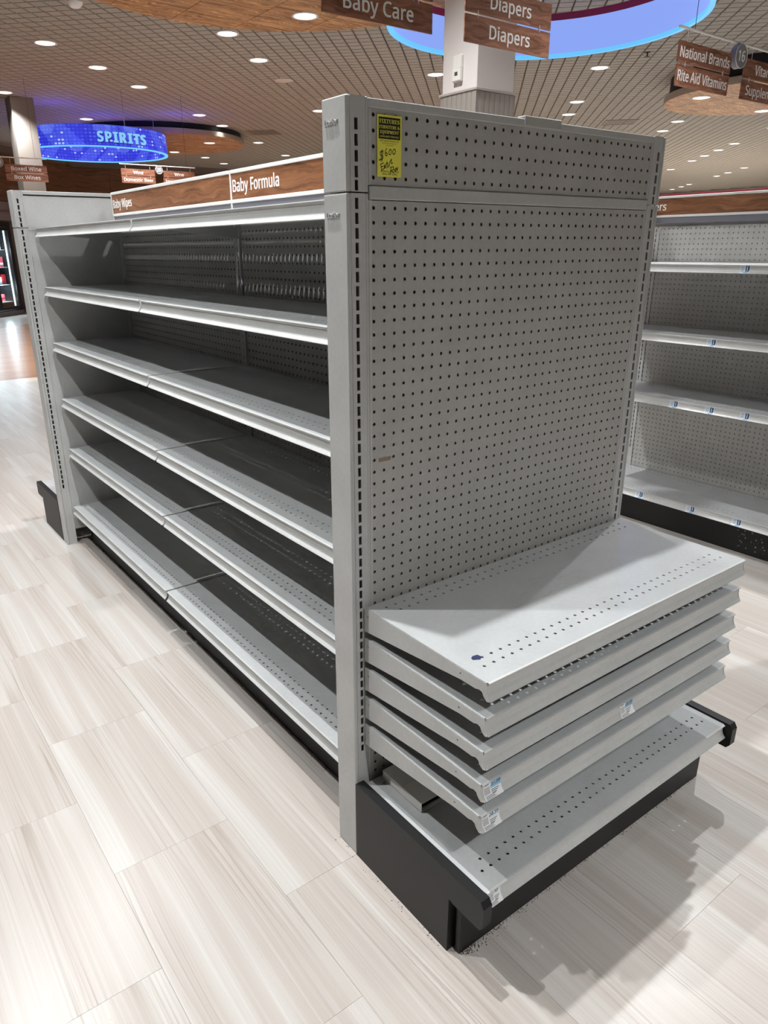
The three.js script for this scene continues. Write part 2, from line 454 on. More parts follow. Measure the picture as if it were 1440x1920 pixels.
// the sale tag
{
  const tex = canvasTexture(512, 928, (c, w, h) => {
    c.fillStyle = '#f6f060'; c.fillRect(0, 0, w, h);
    c.fillStyle = '#14130c'; c.fillRect(28, 34, w - 56, 322);
    c.fillStyle = '#f6f070'; c.textAlign = 'center';
    c.font = 'bold 84px serif'; c.fillText('FIXTURES', w / 2, 124, 430);
    c.font = 'bold 68px serif'; c.fillText('FURNITURE &', w / 2, 202, 430); c.fillText('EQUIPMENT', w / 2, 276, 400);
    c.font = 'bold 36px serif'; c.fillText('AVAILABLE FOR SALE', w / 2, 330, 420);
    c.fillStyle = '#26240f'; c.font = 'bold 32px serif'; c.fillText('2020 Capital Fixtures, LLC', w / 2, 394, 410);
    c.font = '24px serif'; c.fillText('Must be removed by buyer', w / 2, 426, 330); c.fillText('all sales final', w / 2, 456, 250);
    c.font = 'bold 36px serif'; c.fillText('REMOVAL INCLUDED', w / 2 + 10, 856, 400); c.fillText('DOES NOT APPLY', w / 2 + 10, 896, 330);
    c.strokeStyle = '#0d0d0d'; c.lineCap = 'round'; c.lineJoin = 'round'; c.lineWidth = 13;
    const s = (...p) => { c.beginPath(); c.moveTo(p[0], p[1]); for (let i = 2; i < p.length; i += 2) c.lineTo(p[i], p[i + 1]); c.stroke(); };
    s(110, 540, 60, 560, 62, 600, 116, 616, 112, 654, 36, 680); s(96, 526, 76, 690); s(118, 536, 98, 690);            // dollar
    s(196, 492, 168, 540, 170, 600, 200, 606, 212, 572, 190, 556, 172, 576);                                          // 6
    s(270, 504, 244, 540, 250, 586, 282, 584, 300, 540, 288, 506, 268, 506);                                          // 0
    s(350, 496, 326, 530, 332, 574, 366, 570, 386, 526, 372, 496, 350, 496);                                          // 0
    s(70, 740, 90, 830); s(70, 740, 130, 716); s(80, 784, 126, 764); s(90, 830, 140, 800);                            // E
    s(146, 800, 150, 744, 166, 792, 182, 730); s(204, 690, 206, 786); s(182, 726, 226, 712); s(226, 736, 232, 778);   // nti
    s(250, 766, 262, 700, 300, 650, 296, 720, 330, 706);                                                              // r
    s(270, 880, 292, 800, 280, 776, 340, 764, 350, 800, 300, 826, 352, 860); s(360, 800, 380, 836, 392, 780); s(398, 830, 410, 776, 426, 816, 440, 768);
  });
  const m = new MB(), x0 = 1.78, x1 = 3.97, y0 = 61.08, y1 = 65.05, z = .02;
  m.quadUV([x0, y0, z], [x1, y0, z], [x1, y1, z], [x0, y1, z], [0, 0], [1, 0], [1, 1], [0, 1]);
  const back = z - .035;
  m.quadUV([x0, y1, back], [x1, y1, back], [x1, y0, back], [x0, y0, back], [0, 1], [.02, 1], [.02, .98], [0, .98]);
  for (const [a, b] of [[[x0, y0], [x1, y0]], [[x1, y0], [x1, y1]], [[x1, y1], [x0, y1]], [[x0, y1], [x0, y0]]])
    m.quadUV([...a, back], [...b, back], [...b, z], [...a, z], [0, 0], [.02, 0], [.02, .02], [0, .02]);
  const o = put(scene, 'sale_tag', m.build(), std(0xffffff, .45, { map: tex }));
  o.userData = { label: 'yellow paper sale tag with black print and handwritten price on the pegboard', category: 'tag' };
}

// ---------------------------------------------------------------- shelves
const RAIL = [[-.06, 0], [.13, -.02], [.16, -.07], [.05, -.14], [-.04, -.32], [-.06, -.62], [-.01, -.92], [.11, -1.16], [.29, -1.35], [.37, -1.45], [.31, -1.52]];
const RAIL_IN = [[.19, -1.4], [.01, -1.22], [-.12, -.94], [-.17, -.62], [-.15, -.3], [-.08, -.14], [-.1, -.07]];
function deckGeometry(W, d) {
  const m = new MB(), r = .14;
  for (const side of [0, 1]) {
    const map = side ? (u, v) => [u, -.07, v] : (u, v, w) => [u, w, v];
    const mp = side ? map : map;
    const row = (v0, off) => {
      const n = Math.floor(W - 1.6 - off), x0 = .8 + off + (W - 1.6 - off - n) / 2;
      m.rect(mp, 0, x0, v0, v0 + 1); m.rect(mp, x0 + n, W, v0, v0 + 1);
      for (let i = 0; i < n; i++) m.hole(mp, x0 + i, x0 + i + 1, v0, v0 + 1, x0 + i + .5, v0 + .5, r, 8, side ? 0 : .07);
    };
    m.rect(mp, 0, W, .25, .7); row(.7, 0); row(1.7, .5);
    m.rect(mp, 0, W, 2.7, d - 3.25); row(d - 3.25, .5); row(d - 2.25, 0); m.rect(mp, 0, W, d - 1.25, d - .05);
  }
  // hems along the back and the two ends
  m.box(0, -.5, .2, W, -.002, .27); m.box(0, -.3, .27, .05, -.002, d - .1); m.box(W - .05, -.3, .27, W, -.002, d - .1);
  return m.build();
}
function bracketGeometry(d, x0, x1) {
  const sh = new THREE.Shape();
  const P = [[.02, -.06], [d - .12, -.06], [d - .02, -.3], [d - .02, -.7], [d + .1, -1.1], [d + .3, -1.42], [d + .08, -1.5], [d - .25, -1.25], [d - .42, -.95], [d - .7, -.86], [d - 1.1, -1.0], [d - 2.6, -1.02], [d - 4.2, -1.2], [.02, -2.36]];
  P.forEach(([z, y], i) => i ? sh.lineTo(z * I, y * I) : sh.moveTo(z * I, y * I)); sh.closePath();
  for (const [z, y, r] of [[d - 2.7, -.52, .09], [.55, -.75, .08]]) { const p = new THREE.Path(); p.absarc(z * I, y * I, r * I, 0, 6.2832, true); sh.holes.push(p); }
  const g = new THREE.ExtrudeGeometry(sh, { depth: Math.abs(x1 - x0) * I, bevelEnabled: false, curveSegments: 6 });
  // shape x -> z, shape y -> y, extrusion -> x
  const m = new THREE.Matrix4().set(0, 0, 1, Math.min(x0, x1) * I, 0, 1, 0, 0, 1, 0, 0, 0, 0, 0, 0, 1); g.applyMatrix4(m);
  const idx = g.index; if (!idx) { const p = g.attributes.position.array; for (let i = 0; i < p.length; i += 9) for (let k = 0; k < 3; k++) { const t = p[i + 3 + k]; p[i + 3 + k] = p[i + 6 + k]; p[i + 6 + k] = t; } }
  g.computeVertexNormals(); return boxUV(g);
}
function tongueGeometry(x) { return new MB().box(x, -2.3, -.3, x + .1, -.3, .1).build(); }
function makeShelf(name, label, category, W, d, pos, turn, group, brackets = true) {
  const t = thing(name, label, category, pos, turn, group);
  put(t, 'deck', deckGeometry(W, d), shelfPaint);
  put(t, 'price_rail', new MB().sweepX([...RAIL, ...RAIL_IN].map(([z, y]) => [d + z, y]), .12, W - .12).build(), railPaint);
  if (brackets) {
    put(t, 'bracket', bracketGeometry(d, -.02, .1), railPaint); put(t, 'bracket', bracketGeometry(d, W - .1, W + .02), railPaint);
  }
  return t;
}
function labelTexture(draw) { return canvasTexture(256, 160, draw); }
function priceLabel(shelf, tex, x, d, w = 1.9) {    // a paper label slid into the rail of a shelf
  const m = new MB(), C = RAIL.slice(3, 10).map(([z, y]) => [d + z + .03, y]);
  for (let i = 0; i + 1 < C.length; i++) {
    const [z0, y0] = C[i], [z1, y1] = C[i + 1], v0 = 1 - i / (C.length - 1), v1 = 1 - (i + 1) / (C.length - 1);
    m.quadUV([x, y1, z1], [x + w, y1, z1], [x + w, y0, z0], [x, y0, z0], [0, v1], [1, v1], [1, v0], [0, v0]);
    m.quadUV([x, y0, z0 - .02], [x + w, y0, z0 - .02], [x + w, y1, z1 - .02], [x, y1, z1 - .02], [0, 0], [.02, 0], [.02, .02], [0, .02]);
  }
  return put(shelf, 'price_label', m.build(), std(0xffffff, .45, { map: tex }));
}
const priceTexture = (price, tone) => labelTexture((c, w, h) => {
  c.fillStyle = '#eef0f1'; c.fillRect(0, 0, w, h);
  c.fillStyle = tone; c.fillRect(104, 0, 152, 74);
  c.fillStyle = '#123a58'; c.font = 'bold 66px sans-serif'; c.fillText(price, 108, 58, 140);
  c.fillStyle = '#444a50'; for (let i = 0; i < 17; i++) c.fillRect(12 + i * 5, 50, [2, 3, 1, 2][i % 4], 56);
  c.fillRect(14, 22, 60, 12); for (let i = 0; i < 4; i++) c.fillRect(14, 116 + i * 10, 150 - 24 * (i % 2), 4);
  for (let i = 0; i < 3; i++) c.fillRect(112, 84 + i * 12, 110 - 20 * i, 5);
});
const T1799 = priceTexture('17.99', '#8fc0de'), T1895 = priceTexture('18.95', '#8fb7cf'), T3899 = priceTexture('38.99', '#d5e3ea');
const T49 = priceTexture('.49', '#e6e9ea');
const Tblur = labelTexture((c, w, h) => {
  c.fillStyle = '#d8e2ea'; c.fillRect(0, 0, w, h);
  c.fillStyle = '#1f4a6e'; c.fillRect(140, 8, 100, 100);
  c.fillStyle = '#e6eef4'; c.fillRect(176, 24, 16, 66);
  c.fillStyle = '#6d7a86'; for (let i = 0; i < 4; i++) c.fillRect(20, 20 + i * 24, 96, 10);
  c.fillStyle = '#76a7cc'; c.fillRect(110, 118, 120, 30);
});

// the five shelves nested on the end frame
const END_W = 36.0, D = 14.75;
const rank = ['topmost', 'second from the top', 'third from the top', 'fourth from the top', 'lowest'];
const note = ['its pale scratched deck fully in view', 'dots of light', 'plain empty rail', 'two price labels', 'one price label'];
const endShelves = [27.1, 24.1, 21.1, 18.1, 15.1].map((y, i) => {
  const label = `grey shelf on the pegboard end, ${rank[i]} of five, ${note[i]}`;
  return makeShelf('end_shelf', label, 'shelf', END_W, D, [.2, y, .12], 0, 'nested shelves on the pegboard end');
});
priceLabel(endShelves[3], T1799, .3, D); priceLabel(endShelves[3], T1895, 17.4, D); priceLabel(endShelves[4], T3899, .35, D);
{
  const chip = new THREE.Shape([[0, 0], [.5, -.28], [.85, -.05], [.8, .35], [.35, .42], [.05, .25]].map(([a, b]) => new THREE.Vector2(a * I, b * I)));
  const g = new THREE.ExtrudeGeometry(chip, { depth: .015 * I, bevelEnabled: false }); g.rotateX(-Math.PI / 2); g.translate(1.4 * I, .004 * I, 11.9 * I);
  put(endShelves[0], 'sticker_scrap', g, std(0x2a2f55, .5)).userData.label = 'torn dark blue scrap of sticker';
  // scratches worn into the deck
  const s = new MB();
  for (let i = 0; i < 26; i++) { const x = rr(10, 21), z = rr(5, 9), l = rr(.2, 1.1), a = rr(-.4, .5), w = rr(.012, .03); s.box(x, .001, z, x + l, .006, z + w); }
  put(endShelves[0], 'scratch', s.build(), std(0x9b9484, .7)).userData.kind = 'stuff';
}

// ---------------------------------------------------------------- black base of the end display
function makeEndBase(label, pos, turn) {
  const t = thing('display_base', label, 'base', pos, turn);
  const side = (x) => new MB()
    .sweepX([[.02, 0], [13.1, 0], [13.1, 5.9], [13.7, 5.75], [16.6, 5.75], [16.95, 6.2], [16.95, 8.1], [16.6, 8.62], [.02, 8.62]], x, x + .95).build();
  put(t, 'side_board', side(-.95), blackBoard); put(t, 'side_board', side(36.0), blackBoard);
  put(t, 'kick_plate', new MB().box(-.35, 0, 13.45, 36.4, 6.3, 14.0, .07).box(0, 0, 12.6, .5, 6.2, 13.5).box(35.5, 0, 12.6, 36, 6.2, 13.5).build(), blackBoard);
  return t;
}
makeEndBase('black base under the nested end shelves, with side boards and kick plate', [0, 0, .02], 0);
makeEndBase('black base at the far end of the empty shelving run, mostly hidden', [36, 0, -103.4], Math.PI);
const endDeck = makeShelf('base_shelf', 'grey perforated base shelf lying in the black base below the nested shelves', 'shelf', 35.86, 15.95, [.07, 8.42, .15], 0, null, false);
priceLabel(endDeck, T49, .5, 15.95, 1.3);
{
  const s = new MB();
  for (let i = 0; i < 40; i++) { const x = rr(13, 33), z = rr(12.2, 14.9), l = rr(.1, .6), w = rr(.02, .09); s.box(x, .002, z, x + l, .007, z + w); }
  for (let i = 0; i < 9; i++) { const x = rr(1.6, 2.6), z = rr(11.6, 13); s.box(x, .002, z, x + rr(.1, .5), .007, z + .05); }
  put(endDeck, 'scratch', s.build(), std(0xc3c1bd, .6)).userData.kind = 'stuff';
}
makeShelf('base_shelf', 'pale shelf corner lying in the base beyond the far end frame', 'shelf', 35.86, 15.95, [35.93, 8.42, -103.55], Math.PI, null, false);
{
  const t = thing('metal_channel', 'small white metal channel box with an open end lying under the nested shelves', 'metal part', [1.75, 8.44, .75]);
  const m = new MB();
  m.box(0, 0, 0, .06, .95, 5.7, .02).box(2.5, 0, 0, 2.56, .95, 5.7, .02).box(0, .9, 0, 2.56, .96, 2.8, .02).box(0, .9, 2.83, 2.56, .96, 5.7, .02).box(0, 0, 0, 2.56, .05, 5.7);
  put(t, 'channel', m.build(), whitePlastic);
  put(t, 'inner_strip', new MB().box(.12, .42, 5.2, 2.44, .55, 5.6).box(.12, .08, 4.6, 2.44, .88, 4.7).build(), matteBlack);
}

// ---------------------------------------------------------------- the long run of shelving
const BAY = 48, SPINE = 17;
const runPeg = (() => {                             // one bay of pegboard facing -x, 46 by 52 holes
  const m = new MB(); m.c = [];
  for (let i = 0; i < 46; i++) for (let j = 0; j < 56; j++)
    m.hole((u, v, w) => [-w, v, u], i, i + 1, j, j + 1, i + .5, j + .5, .13, 8, .15, HOLE);
  return m.build();
})();
const runUpright = (() => {
  const m = new MB(), map = (u, v, w) => [-w, v, u];
  let y = 3;
  for (const c of lowSlots) { m.rect(map, -.7, .7, y, c - .5); m.slot(map, -.7, .7, c - .5, c + .5, -.12, .12, c - .36, c + .36, .1); y = c + .5; }
  m.box(0, 3, -.7, 1.6, 60, -.62).box(0, 3, .62, 1.6, 60, .7);
  m.box(-.07, 3, -.78, .3, 60, -.62, .03).box(-.07, 3, .62, .3, 60, .78, .03);
  return m.build();
})();
function makeRun(name, label, baseLabel, [X, zEnd], bays) {     // the skeleton: uprights, pegboards, back sheets and kick plates; shelves go to -x
  const t = thing(name, label, 'shelving frame', [X, 0, zEnd]);
  const base = thing('shelving_plinth', baseLabel, 'plinth', [X, 0, zEnd]);
  for (let b = 0; b <= bays; b++) {
    put(t, 'upright', runUpright, paint, [-.12, 0, b * 48.2 + (b ? 0 : .75) - (b === bays ? .75 : 0)]);
    put(base, 'base_foot', solid(-12.7, 0, b * 48.2 - .4, -.2, 5.6, b * 48.2 + .4, .05), matteBlack, [0, 0, b ? (b === bays ? -.5 : 0) : .5]);
  }
  for (let b = 0; b < bays; b++) {
    put(t, 'peg_panel', runPeg, pegPaint, [0, 4, b * 48.2 + 1.1]);
    put(t, 'back_sheet', solid(.9, 3, b * 48.2 + .05, 1.2, 62, b * 48.2 + 48.15), paint);
    put(base, 'kick_plate', solid(-13.2, 0, b * 48.2 + .06, -12.8, 6.1, b * 48.2 + 48.14, .05), blackBoard);
  }
  return base;
}
makeRun('gondola_run', 'pegboard back and slotted uprights of the long empty shelving run', 'low black plinth and kick plates under the long empty run', [SPINE, -100.2], 2);
const levelName = ['topmost', 'second from top', 'third from top', 'fourth from top', 'fifth from top'];
const sideShelf = (() => {
  const s = makeShelf('gondola_shelf', 'empty grey shelf, topmost level of the nearer bay, next to the Baby Formula header', 'shelf', 47.9, D, [SPINE - .15, 59.95, -51.45], -Math.PI / 2, 'shelves of the long run');
  return s;
})();
[59.95, 50.05, 40.2, 29.7, 19.85].forEach((y, i) => {
  if (i) dup(sideShelf, [SPINE - .15, y, -51.45], -Math.PI / 2, `empty grey shelf, ${levelName[i]} level of the nearer bay, running behind the end post`, 'shelves of the long run');
  dup(sideShelf, [SPINE - .15, y, -99.75], -Math.PI / 2, i ? `empty grey shelf, ${levelName[i]} level of the farther bay, meeting the far end frame` : 'empty grey shelf, topmost level of the farther bay, under the Baby Wipes header', 'shelves of the long run');
});
const sideBase = makeShelf('base_shelf', 'grey perforated base shelf of the nearer bay, just above the black kick plate', 'shelf', 47.9, 15.6, [SPINE - .15, 8.0, -51.45], -Math.PI / 2, null, false);
dup(sideBase, [SPINE - .15, 8.0, -99.75], -Math.PI / 2, 'grey perforated base shelf of the farther bay, beside the far end frame');

// header boards: a wood-print board in white rails above a grey strip, facing -x
function makeHeader(label, text, len, [x, y, z], textAt, cap, squeeze = 1, red = false) {
  const t = thing('header_sign', label, 'sign', [x, y, z], -Math.PI / 2);
  put(t, 'wood_board', solid(.1, 1.5, -.25, len - .1, 4.75, 0, .02), signWoodM);
  put(t, 'rail', solid(0, 4.7, -.35, len, 5.15, .12, .06), white);
  put(t, 'rail', solid(0, 1.05, -.35, len, 1.5, .12, .06), white);
  put(t, 'grey_strip', solid(.1, -.1, -.25, len - .1, 1.05, -.02, .02), greyStrip);
  put(t, 'divider', solid(-.12, -.1, -.3, .14, 5.1, .14, .04), white);
  if (red) put(t, 'red_edge', solid(0, 5.17, -.3, len, 5.42, .05, .03), std(0xa81c40, .5));
  if (text) { const g = letters(text, cap, .03, fontRegular, squeeze); g.translate(textAt * I, 2.45 * I, 0); put(t, 'lettering', g, printWhite); }
  return t;
}
makeHeader('wood-print header board reading Baby Formula above the nearer bay', 'Baby Formula', 48, [16.3, 61.0, -51.5], .5, 1.45, 1.0);
makeHeader('wood-print header board reading Baby Wipes above the farther bay', 'Baby Wipes', 48, [16.3, 61.0, -99.9], .5, 1.35, 1.0);

// ---------------------------------------------------------------- the next aisle's shelving on the right
const RX = 115.7;
const rightBase = makeRun('gondola_run', 'pegboard back of the shelving across the aisle on the right', 'low black plinth of the shelving across the aisle, chipped paint at right', [RX, -51.6], 2);
const right = [[53.0, 'upper shelf right across the aisle, topmost of its run, one blue price label'], [39.95, 'middle shelf right across the aisle, second of its run, one blue price label'],
  [27.5, 'lower shelf right across the aisle, third of its run, three blue price labels']];
right.forEach(([y, label], i) => {
  const s = dup(sideShelf, [RX - .15, y, -51.5], -Math.PI / 2, 'white-edged grey ' + label, 'shelves across the aisle');
  for (const z of [[-22.95], [-26.97], [-32.7, -25.3, -18.5]][i]) priceLabel(s, Tblur, z + 51.5 - .9, D, 1.8);
  dup(sideShelf, [RX - .15, y, -3.3], -Math.PI / 2, 'unlabelled grey shelf continuing the ' + ['topmost', 'second', 'third'][i] + ' level across the aisle', 'shelves across the aisle');
});
{
  const b = dup(sideBase, [RX - .15, 7.6, -51.5], -Math.PI / 2, 'grey base shelf across the aisle on the right with three blue price labels');
  for (const z of [-37.1, -25.5, -16.1]) priceLabel(b, Tblur, z + 51.5 - .9, 15.6, 1.8);
  dup(sideBase, [RX - .15, 7.6, -3.3], -Math.PI / 2, 'unlabelled grey base shelf continuing the run across the aisle');
  makeHeader('wood-print header board with a red top edge above the shelving across the aisle', null, 109.4, [RX - .7, 60.7, -64.6], 0, 1.4, 1, true);
  const g = letters('Diapers', 1.45, .03); g.translate((15.75 - g.userData.w) * I, 2.45 * I, 0);
  const t = scene.children[scene.children.length - 1]; put(t, 'lettering', g, printWhite);
  // specks of wear on its kick plate
  const s = new MB();
  for (let i = 0; i < 34; i++) { const z = rr(34.5, 41), y = rr(1, 5.5), r = rr(.05, .28); s.box(-13.24, y, z, -13.2, y + r, z + r * .9, .01); }
  put(rightBase, 'chipped_paint', s.build(), std(0x8f9496, .7)).userData.kind = 'stuff';
}

// ---------------------------------------------------------------- columns
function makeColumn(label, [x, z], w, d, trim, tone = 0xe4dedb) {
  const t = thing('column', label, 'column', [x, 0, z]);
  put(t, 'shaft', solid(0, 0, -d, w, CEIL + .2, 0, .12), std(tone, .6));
  if (trim) {
    put(t, 'wainscot', new MB().box(-.35, 0, -d - .35, w + .35, 91.1, .35, .1).build(), std(0x97908a, .5));
    const grooves = new MB();
    for (let i = 0; i < 7; i++) grooves.box(-.44, 60, -d + .9 + i * 1.7, -.35, 91, -d + 2.2 + i * 1.7, .03).box(.9 + i * 1.7, 60, .35, 2.2 + i * 1.7, 91, .44, .03);
    put(t, 'bead_strip', grooves.build(), std(0x9d968f, .5));
    put(t, 'cap_moulding', solid(-.7, 91.1, -d - .7, w + .7, 91.75, .7, .15), std(0xb3aca5, .5));
  }
  return t;
}
makeColumn('white square column with grey wainscot behind the pegboard end, thermostat on it', [104.95, -96.2], 12.7, 12, true);
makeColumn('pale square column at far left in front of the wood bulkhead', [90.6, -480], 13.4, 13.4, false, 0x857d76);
{
  const t = thing('thermostat', 'white wall thermostat with a small grey display on the white column', 'thermostat', [104.9, 93.7, -101.5], -Math.PI / 2);
  put(t, 'housing', new MB().box(-2.2, 2.7, -.02, .6, 5.5, .8, .12).build(), whitePlastic);
  put(t, 'control_box', new MB().box(-2.3, 0, -.02, .6, 2.75, 1.0, .18).build(), whitePlastic);
  put(t, 'display', solid(-1.35, 1.2, .96, -.3, 2.0, 1.04, .03), std(0x48564c, .3));
}

// ---------------------------------------------------------------- hanging aisle signs
function makeAisleSign(label, [x, z], plates, number, o = {}) {
  const t = thing('aisle_sign', label, 'sign', [x, 0, z]);
  const y0 = o.y ?? 92.55, h = o.h ?? 4.55, gap = .35, W = o.w ?? 23.9, off = o.off ?? 3.3, rodY = o.rod ?? 104.7;
  const rod = new THREE.CylinderGeometry(.3 * I, .3 * I, (2 * (W + off) + 1) * I, 10); rod.rotateZ(Math.PI / 2); rod.translate(0, rodY * I, 0);
  put(t, 'rod', boxUV(rod), white);
  for (const side of [-1, 1]) {
    for (let k = 0; k < 2; k++) {
      const txt = plates[side < 0 ? k : k + 2], y = y0 + (k ? 0 : h + gap), x0 = side < 0 ? -off - W : off;
      const p = put(t, 'plate', solid(x0, y, -.15, x0 + W, y + h, .15, .03), plateWoodM);
      if (txt) {
        const cap = h * .48, g = letters(txt, cap, .04, fontRegular, 1.12); const f = Math.min(1, (W - 1.5) / g.userData.w); g.scale(f, 1, 1);
        const left = o.left?.[side < 0 ? k : k + 2];
        g.translate((left !== undefined ? x0 + left : x0 + (W - g.userData.w * f) / 2) * I, (y + h * .27) * I, .15 * I);
        put(p, 'lettering', g, printWhite);
      }
    }
    const links = new MB();
    for (const e of [.14, .86]) { const xx = (side < 0 ? -off - W : off) + W * e; links.box(xx - .06, y0 + h - .4, -.08, xx + .06, y0 + h + gap + .5, .2).box(xx - .05, y0 + 2 * h + gap - .3, -.05, xx + .05, rodY, .05); }
    put(t, 'link', links.build(), white);
    put(t, 'hanging_wire', solid(side * (W * .75 + off) - .05, rodY, -.05, side * (W * .75 + off) + .05, CEIL, .05), darkSteel);
  }
  const R = o.r ?? 2.75, cy = rodY - R - .1;
  const disc = new THREE.CylinderGeometry(R * I, R * I, 1.6 * I, 40); disc.rotateX(Math.PI / 2); disc.translate(0, cy * I, 0);
  put(t, 'number_disc', boxUV(disc), std(0x8a8a90, .4));
  const edge = new THREE.TorusGeometry(R * I, .09 * I, 8, 48); edge.translate(0, cy * I, .8 * I); put(t, 'disc_rim', boxUV(edge), white);
  if (number) { const g = letters(number, R * .85, .04); g.translate(-g.userData.w / 2 * I, (cy - R * .43) * I, .82 * I); put(t, 'number', g, printWhite); }
  return t;
}
makeAisleSign('hanging aisle sign with wood plates Baby Care and Diapers before the white column', [72.6, -71], ['Baby Care', 'Baby Care', 'Diapers', 'Diapers'], null, { off: 4.0, left: [4.2, 4.2, 6.5, 6.5] });
makeAisleSign('hanging aisle sign with number disc 16 and vitamin plates at upper right', [173.6, -71], ['National Brands', 'Rite Aid Vitamins', 'Vitamins', 'Supplements'], '16', { left: [, , 5.6, 2.3] });
makeAisleSign('small far aisle sign with disc 28 and Wine plates above the header boards', [157.5, -425], ['Wine', 'Domestic Beer', 'Wine', 'Imported Beer'], '28', { y: 93.9, h: 3.75, w: 21, off: 2.6, rod: 104.2, r: 2.2 });
makeAisleSign('far aisle sign reading Boxed Wine and Box Wines in front of the pale column', [66.3, -425], ['White Wine', 'Red Wine', 'Boxed Wine', 'Box Wines'], '29', { y: 92.4, h: 4.0, w: 22, off: 3.2, rod: 104.2, r: 2.6 });

// ---------------------------------------------------------------- lit ring signs
function ringWall(r0, r1, y0, y1, uvFlip = false) {
  const g = new THREE.CylinderGeometry(r1 * I, r1 * I, (y1 - y0) * I, 96, 1, true);
  const h = new THREE.CylinderGeometry(r0 * I, r0 * I, (y1 - y0) * I, 96, 1, true);
  const k = mergeGeometries([g, h]); k.translate(0, (y0 + y1) / 2 * I, 0); return k;
}
function ringFlat(r0, r1, y) { const g = new THREE.RingGeometry(r0 * I, r1 * I, 96); g.rotateX(Math.PI / 2); g.translate(0, y * I, 0); return g; }
const glow = (c, e, map) => new THREE.MeshStandardMaterial({ color: 0x202020, emissive: new THREE.Color(c), emissiveIntensity: e, emissiveMap: map ?? null, roughness: .5, side: THREE.DoubleSide });
{
  const tex = canvasTexture(2048, 128, (c, w, h) => {
    const g = c.createLinearGradient(0, 0, 0, h); g.addColorStop(0, '#2b36c8'); g.addColorStop(1, '#2a2fd0'); c.fillStyle = g; c.fillRect(0, 0, w, h);
    for (let i = 0; i < 14; i++) { c.fillStyle = 'rgba(110,140,255,.32)'; c.beginPath(); const x = i * 150 + 40 * Math.sin(i * 3); c.moveTo(x, 0); c.lineTo(x + 60, 0); c.lineTo(x + 150, h); c.lineTo(x + 70, h); c.fill(); }
    for (let i = 0; i < 9; i++) { c.fillStyle = 'rgba(140,165,255,.35)'; c.beginPath(); c.arc(i * 240 + 60, (i * 37) % 40, 36, 0, 7); c.fill(); }
    let s = 3; const q = () => (s = (s * 16807) % 2147483647) / 2147483647;
    for (let x = 8; x < w; x += 17) for (let y = 10; y < h; y += 21) { const a = q(); c.fillStyle = a > .86 ? 'rgba(190,205,255,.9)' : `rgba(120,150,255,${.12 + a * .4})`; c.beginPath(); c.arc(x, y, 6.4, 0, 7); c.fill(); }
  });
  tex.wrapS = THREE.RepeatWrapping; tex.repeat.set(1, 1);
  const t = thing('ring_sign', 'round hanging blue lit ring sign reading SPIRITS with dotted pattern', 'sign', [159.2, 121, -543.1]);
  put(t, 'ring_band', ringWall(48.8, 50.2, .5, 13.4), glow(0xffffff, 1.0, tex));
  put(t, 'lower_rim', mergeGeometries([ringWall(48.6, 50.5, 0, .7), ringFlat(48.4, 50.6, 0)]), glow(0x6cc4ff, 1.15));
  put(t, 'upper_rim', ringFlat(48.8, 50.2, 13.4), darkSteel);
  const face = [glow(0x86c8f8, 1.0), std(0x0a1440, .5)];
  let a = 1.45;                                     // angle along the band, measured from -z by +x ... letters run to the right
  const word = 'SPIRITS', cap = 6.1, R = 50.6;
  const geos = [...word].map(ch => letters(ch, cap, 1.2, fontBold));
  const total = geos.reduce((s, g) => s + g.userData.w + 1.1, -1.1);
  // the band's near side looks back along the camera's line of sight
  const mid = Math.atan2(.055, 1) ; let run = -total / 2;
  geos.forEach((g, i) => {
    const w = g.userData.w, th = mid + (run + w / 2) / R; run += w + 1.1;
    const gg = g.clone(); gg.translate(-w / 2 * I, 0, 0);
    const m = put(t, 'letter', gg, face[0], [Math.sin(th) * R, 3.0, Math.cos(th) * R]); m.rotation.y = th;
    const sg = g.clone(); sg.translate(-w / 2 * I, 0, 0); const s = put(m, 'letter_shadow_edge', sg, face[1], [.35, -.35, -.9]); s.name = 'letter_return';
  });
  for (const [x, z] of [[-34, 36.5], [30, 38], [30, -38]]) put(t, 'hanging_wire', solid(x - .12, 13.4, z - .12, x + .12, CEIL - 121, z + .12), std(0xa9a4b8, .4));
  for (const [x, z] of [[0, 25], [0, -25], [40, 58], [-40, 58]]) { const l = new THREE.PointLight(0x4a4cff, .7); l.position.copy(V(159.2 + x, 128, -543.1 + z)); l.castShadow = true; l.shadow.radius = 5; scene.add(l); }
}
{
  const t = thing('ring_sign', 'large hanging ring sign glowing pale blue with a dark red band behind the white column', 'sign', [167.6, 121, -132.3]);
  put(t, 'ring_band', ringWall(47.1, 48.3, 1.2, 11.6), glow(new THREE.Color().setRGB(.25, .37, .88), 1.0));
  put(t, 'red_band', ringWall(47.0, 48.4, 11.6, 13.8), std(0x8c1430, .5));
  put(t, 'lower_rim', mergeGeometries([ringWall(47.0, 48.4, 0, 1.2), ringFlat(47.0, 48.4, 0)]), glow(new THREE.Color().setRGB(.13, .53, 1.0), 1.05));
  for (const [x, z] of [[-34, 34], [34, 34], [34, -34], [-34, -34]]) put(t, 'hanging_wire', solid(x - .08, 13.8, z - .08, x + .08, CEIL - 121, z + .08), darkSteel);
  for (const [x, z] of [[22, 22], [-22, -22]]) { const l = new THREE.PointLight(0x6f8cff, 1.0); l.position.copy(V(167.6 + x, 127, -132.3 + z)); l.castShadow = true; l.shadow.radius = 5; scene.add(l); }
}

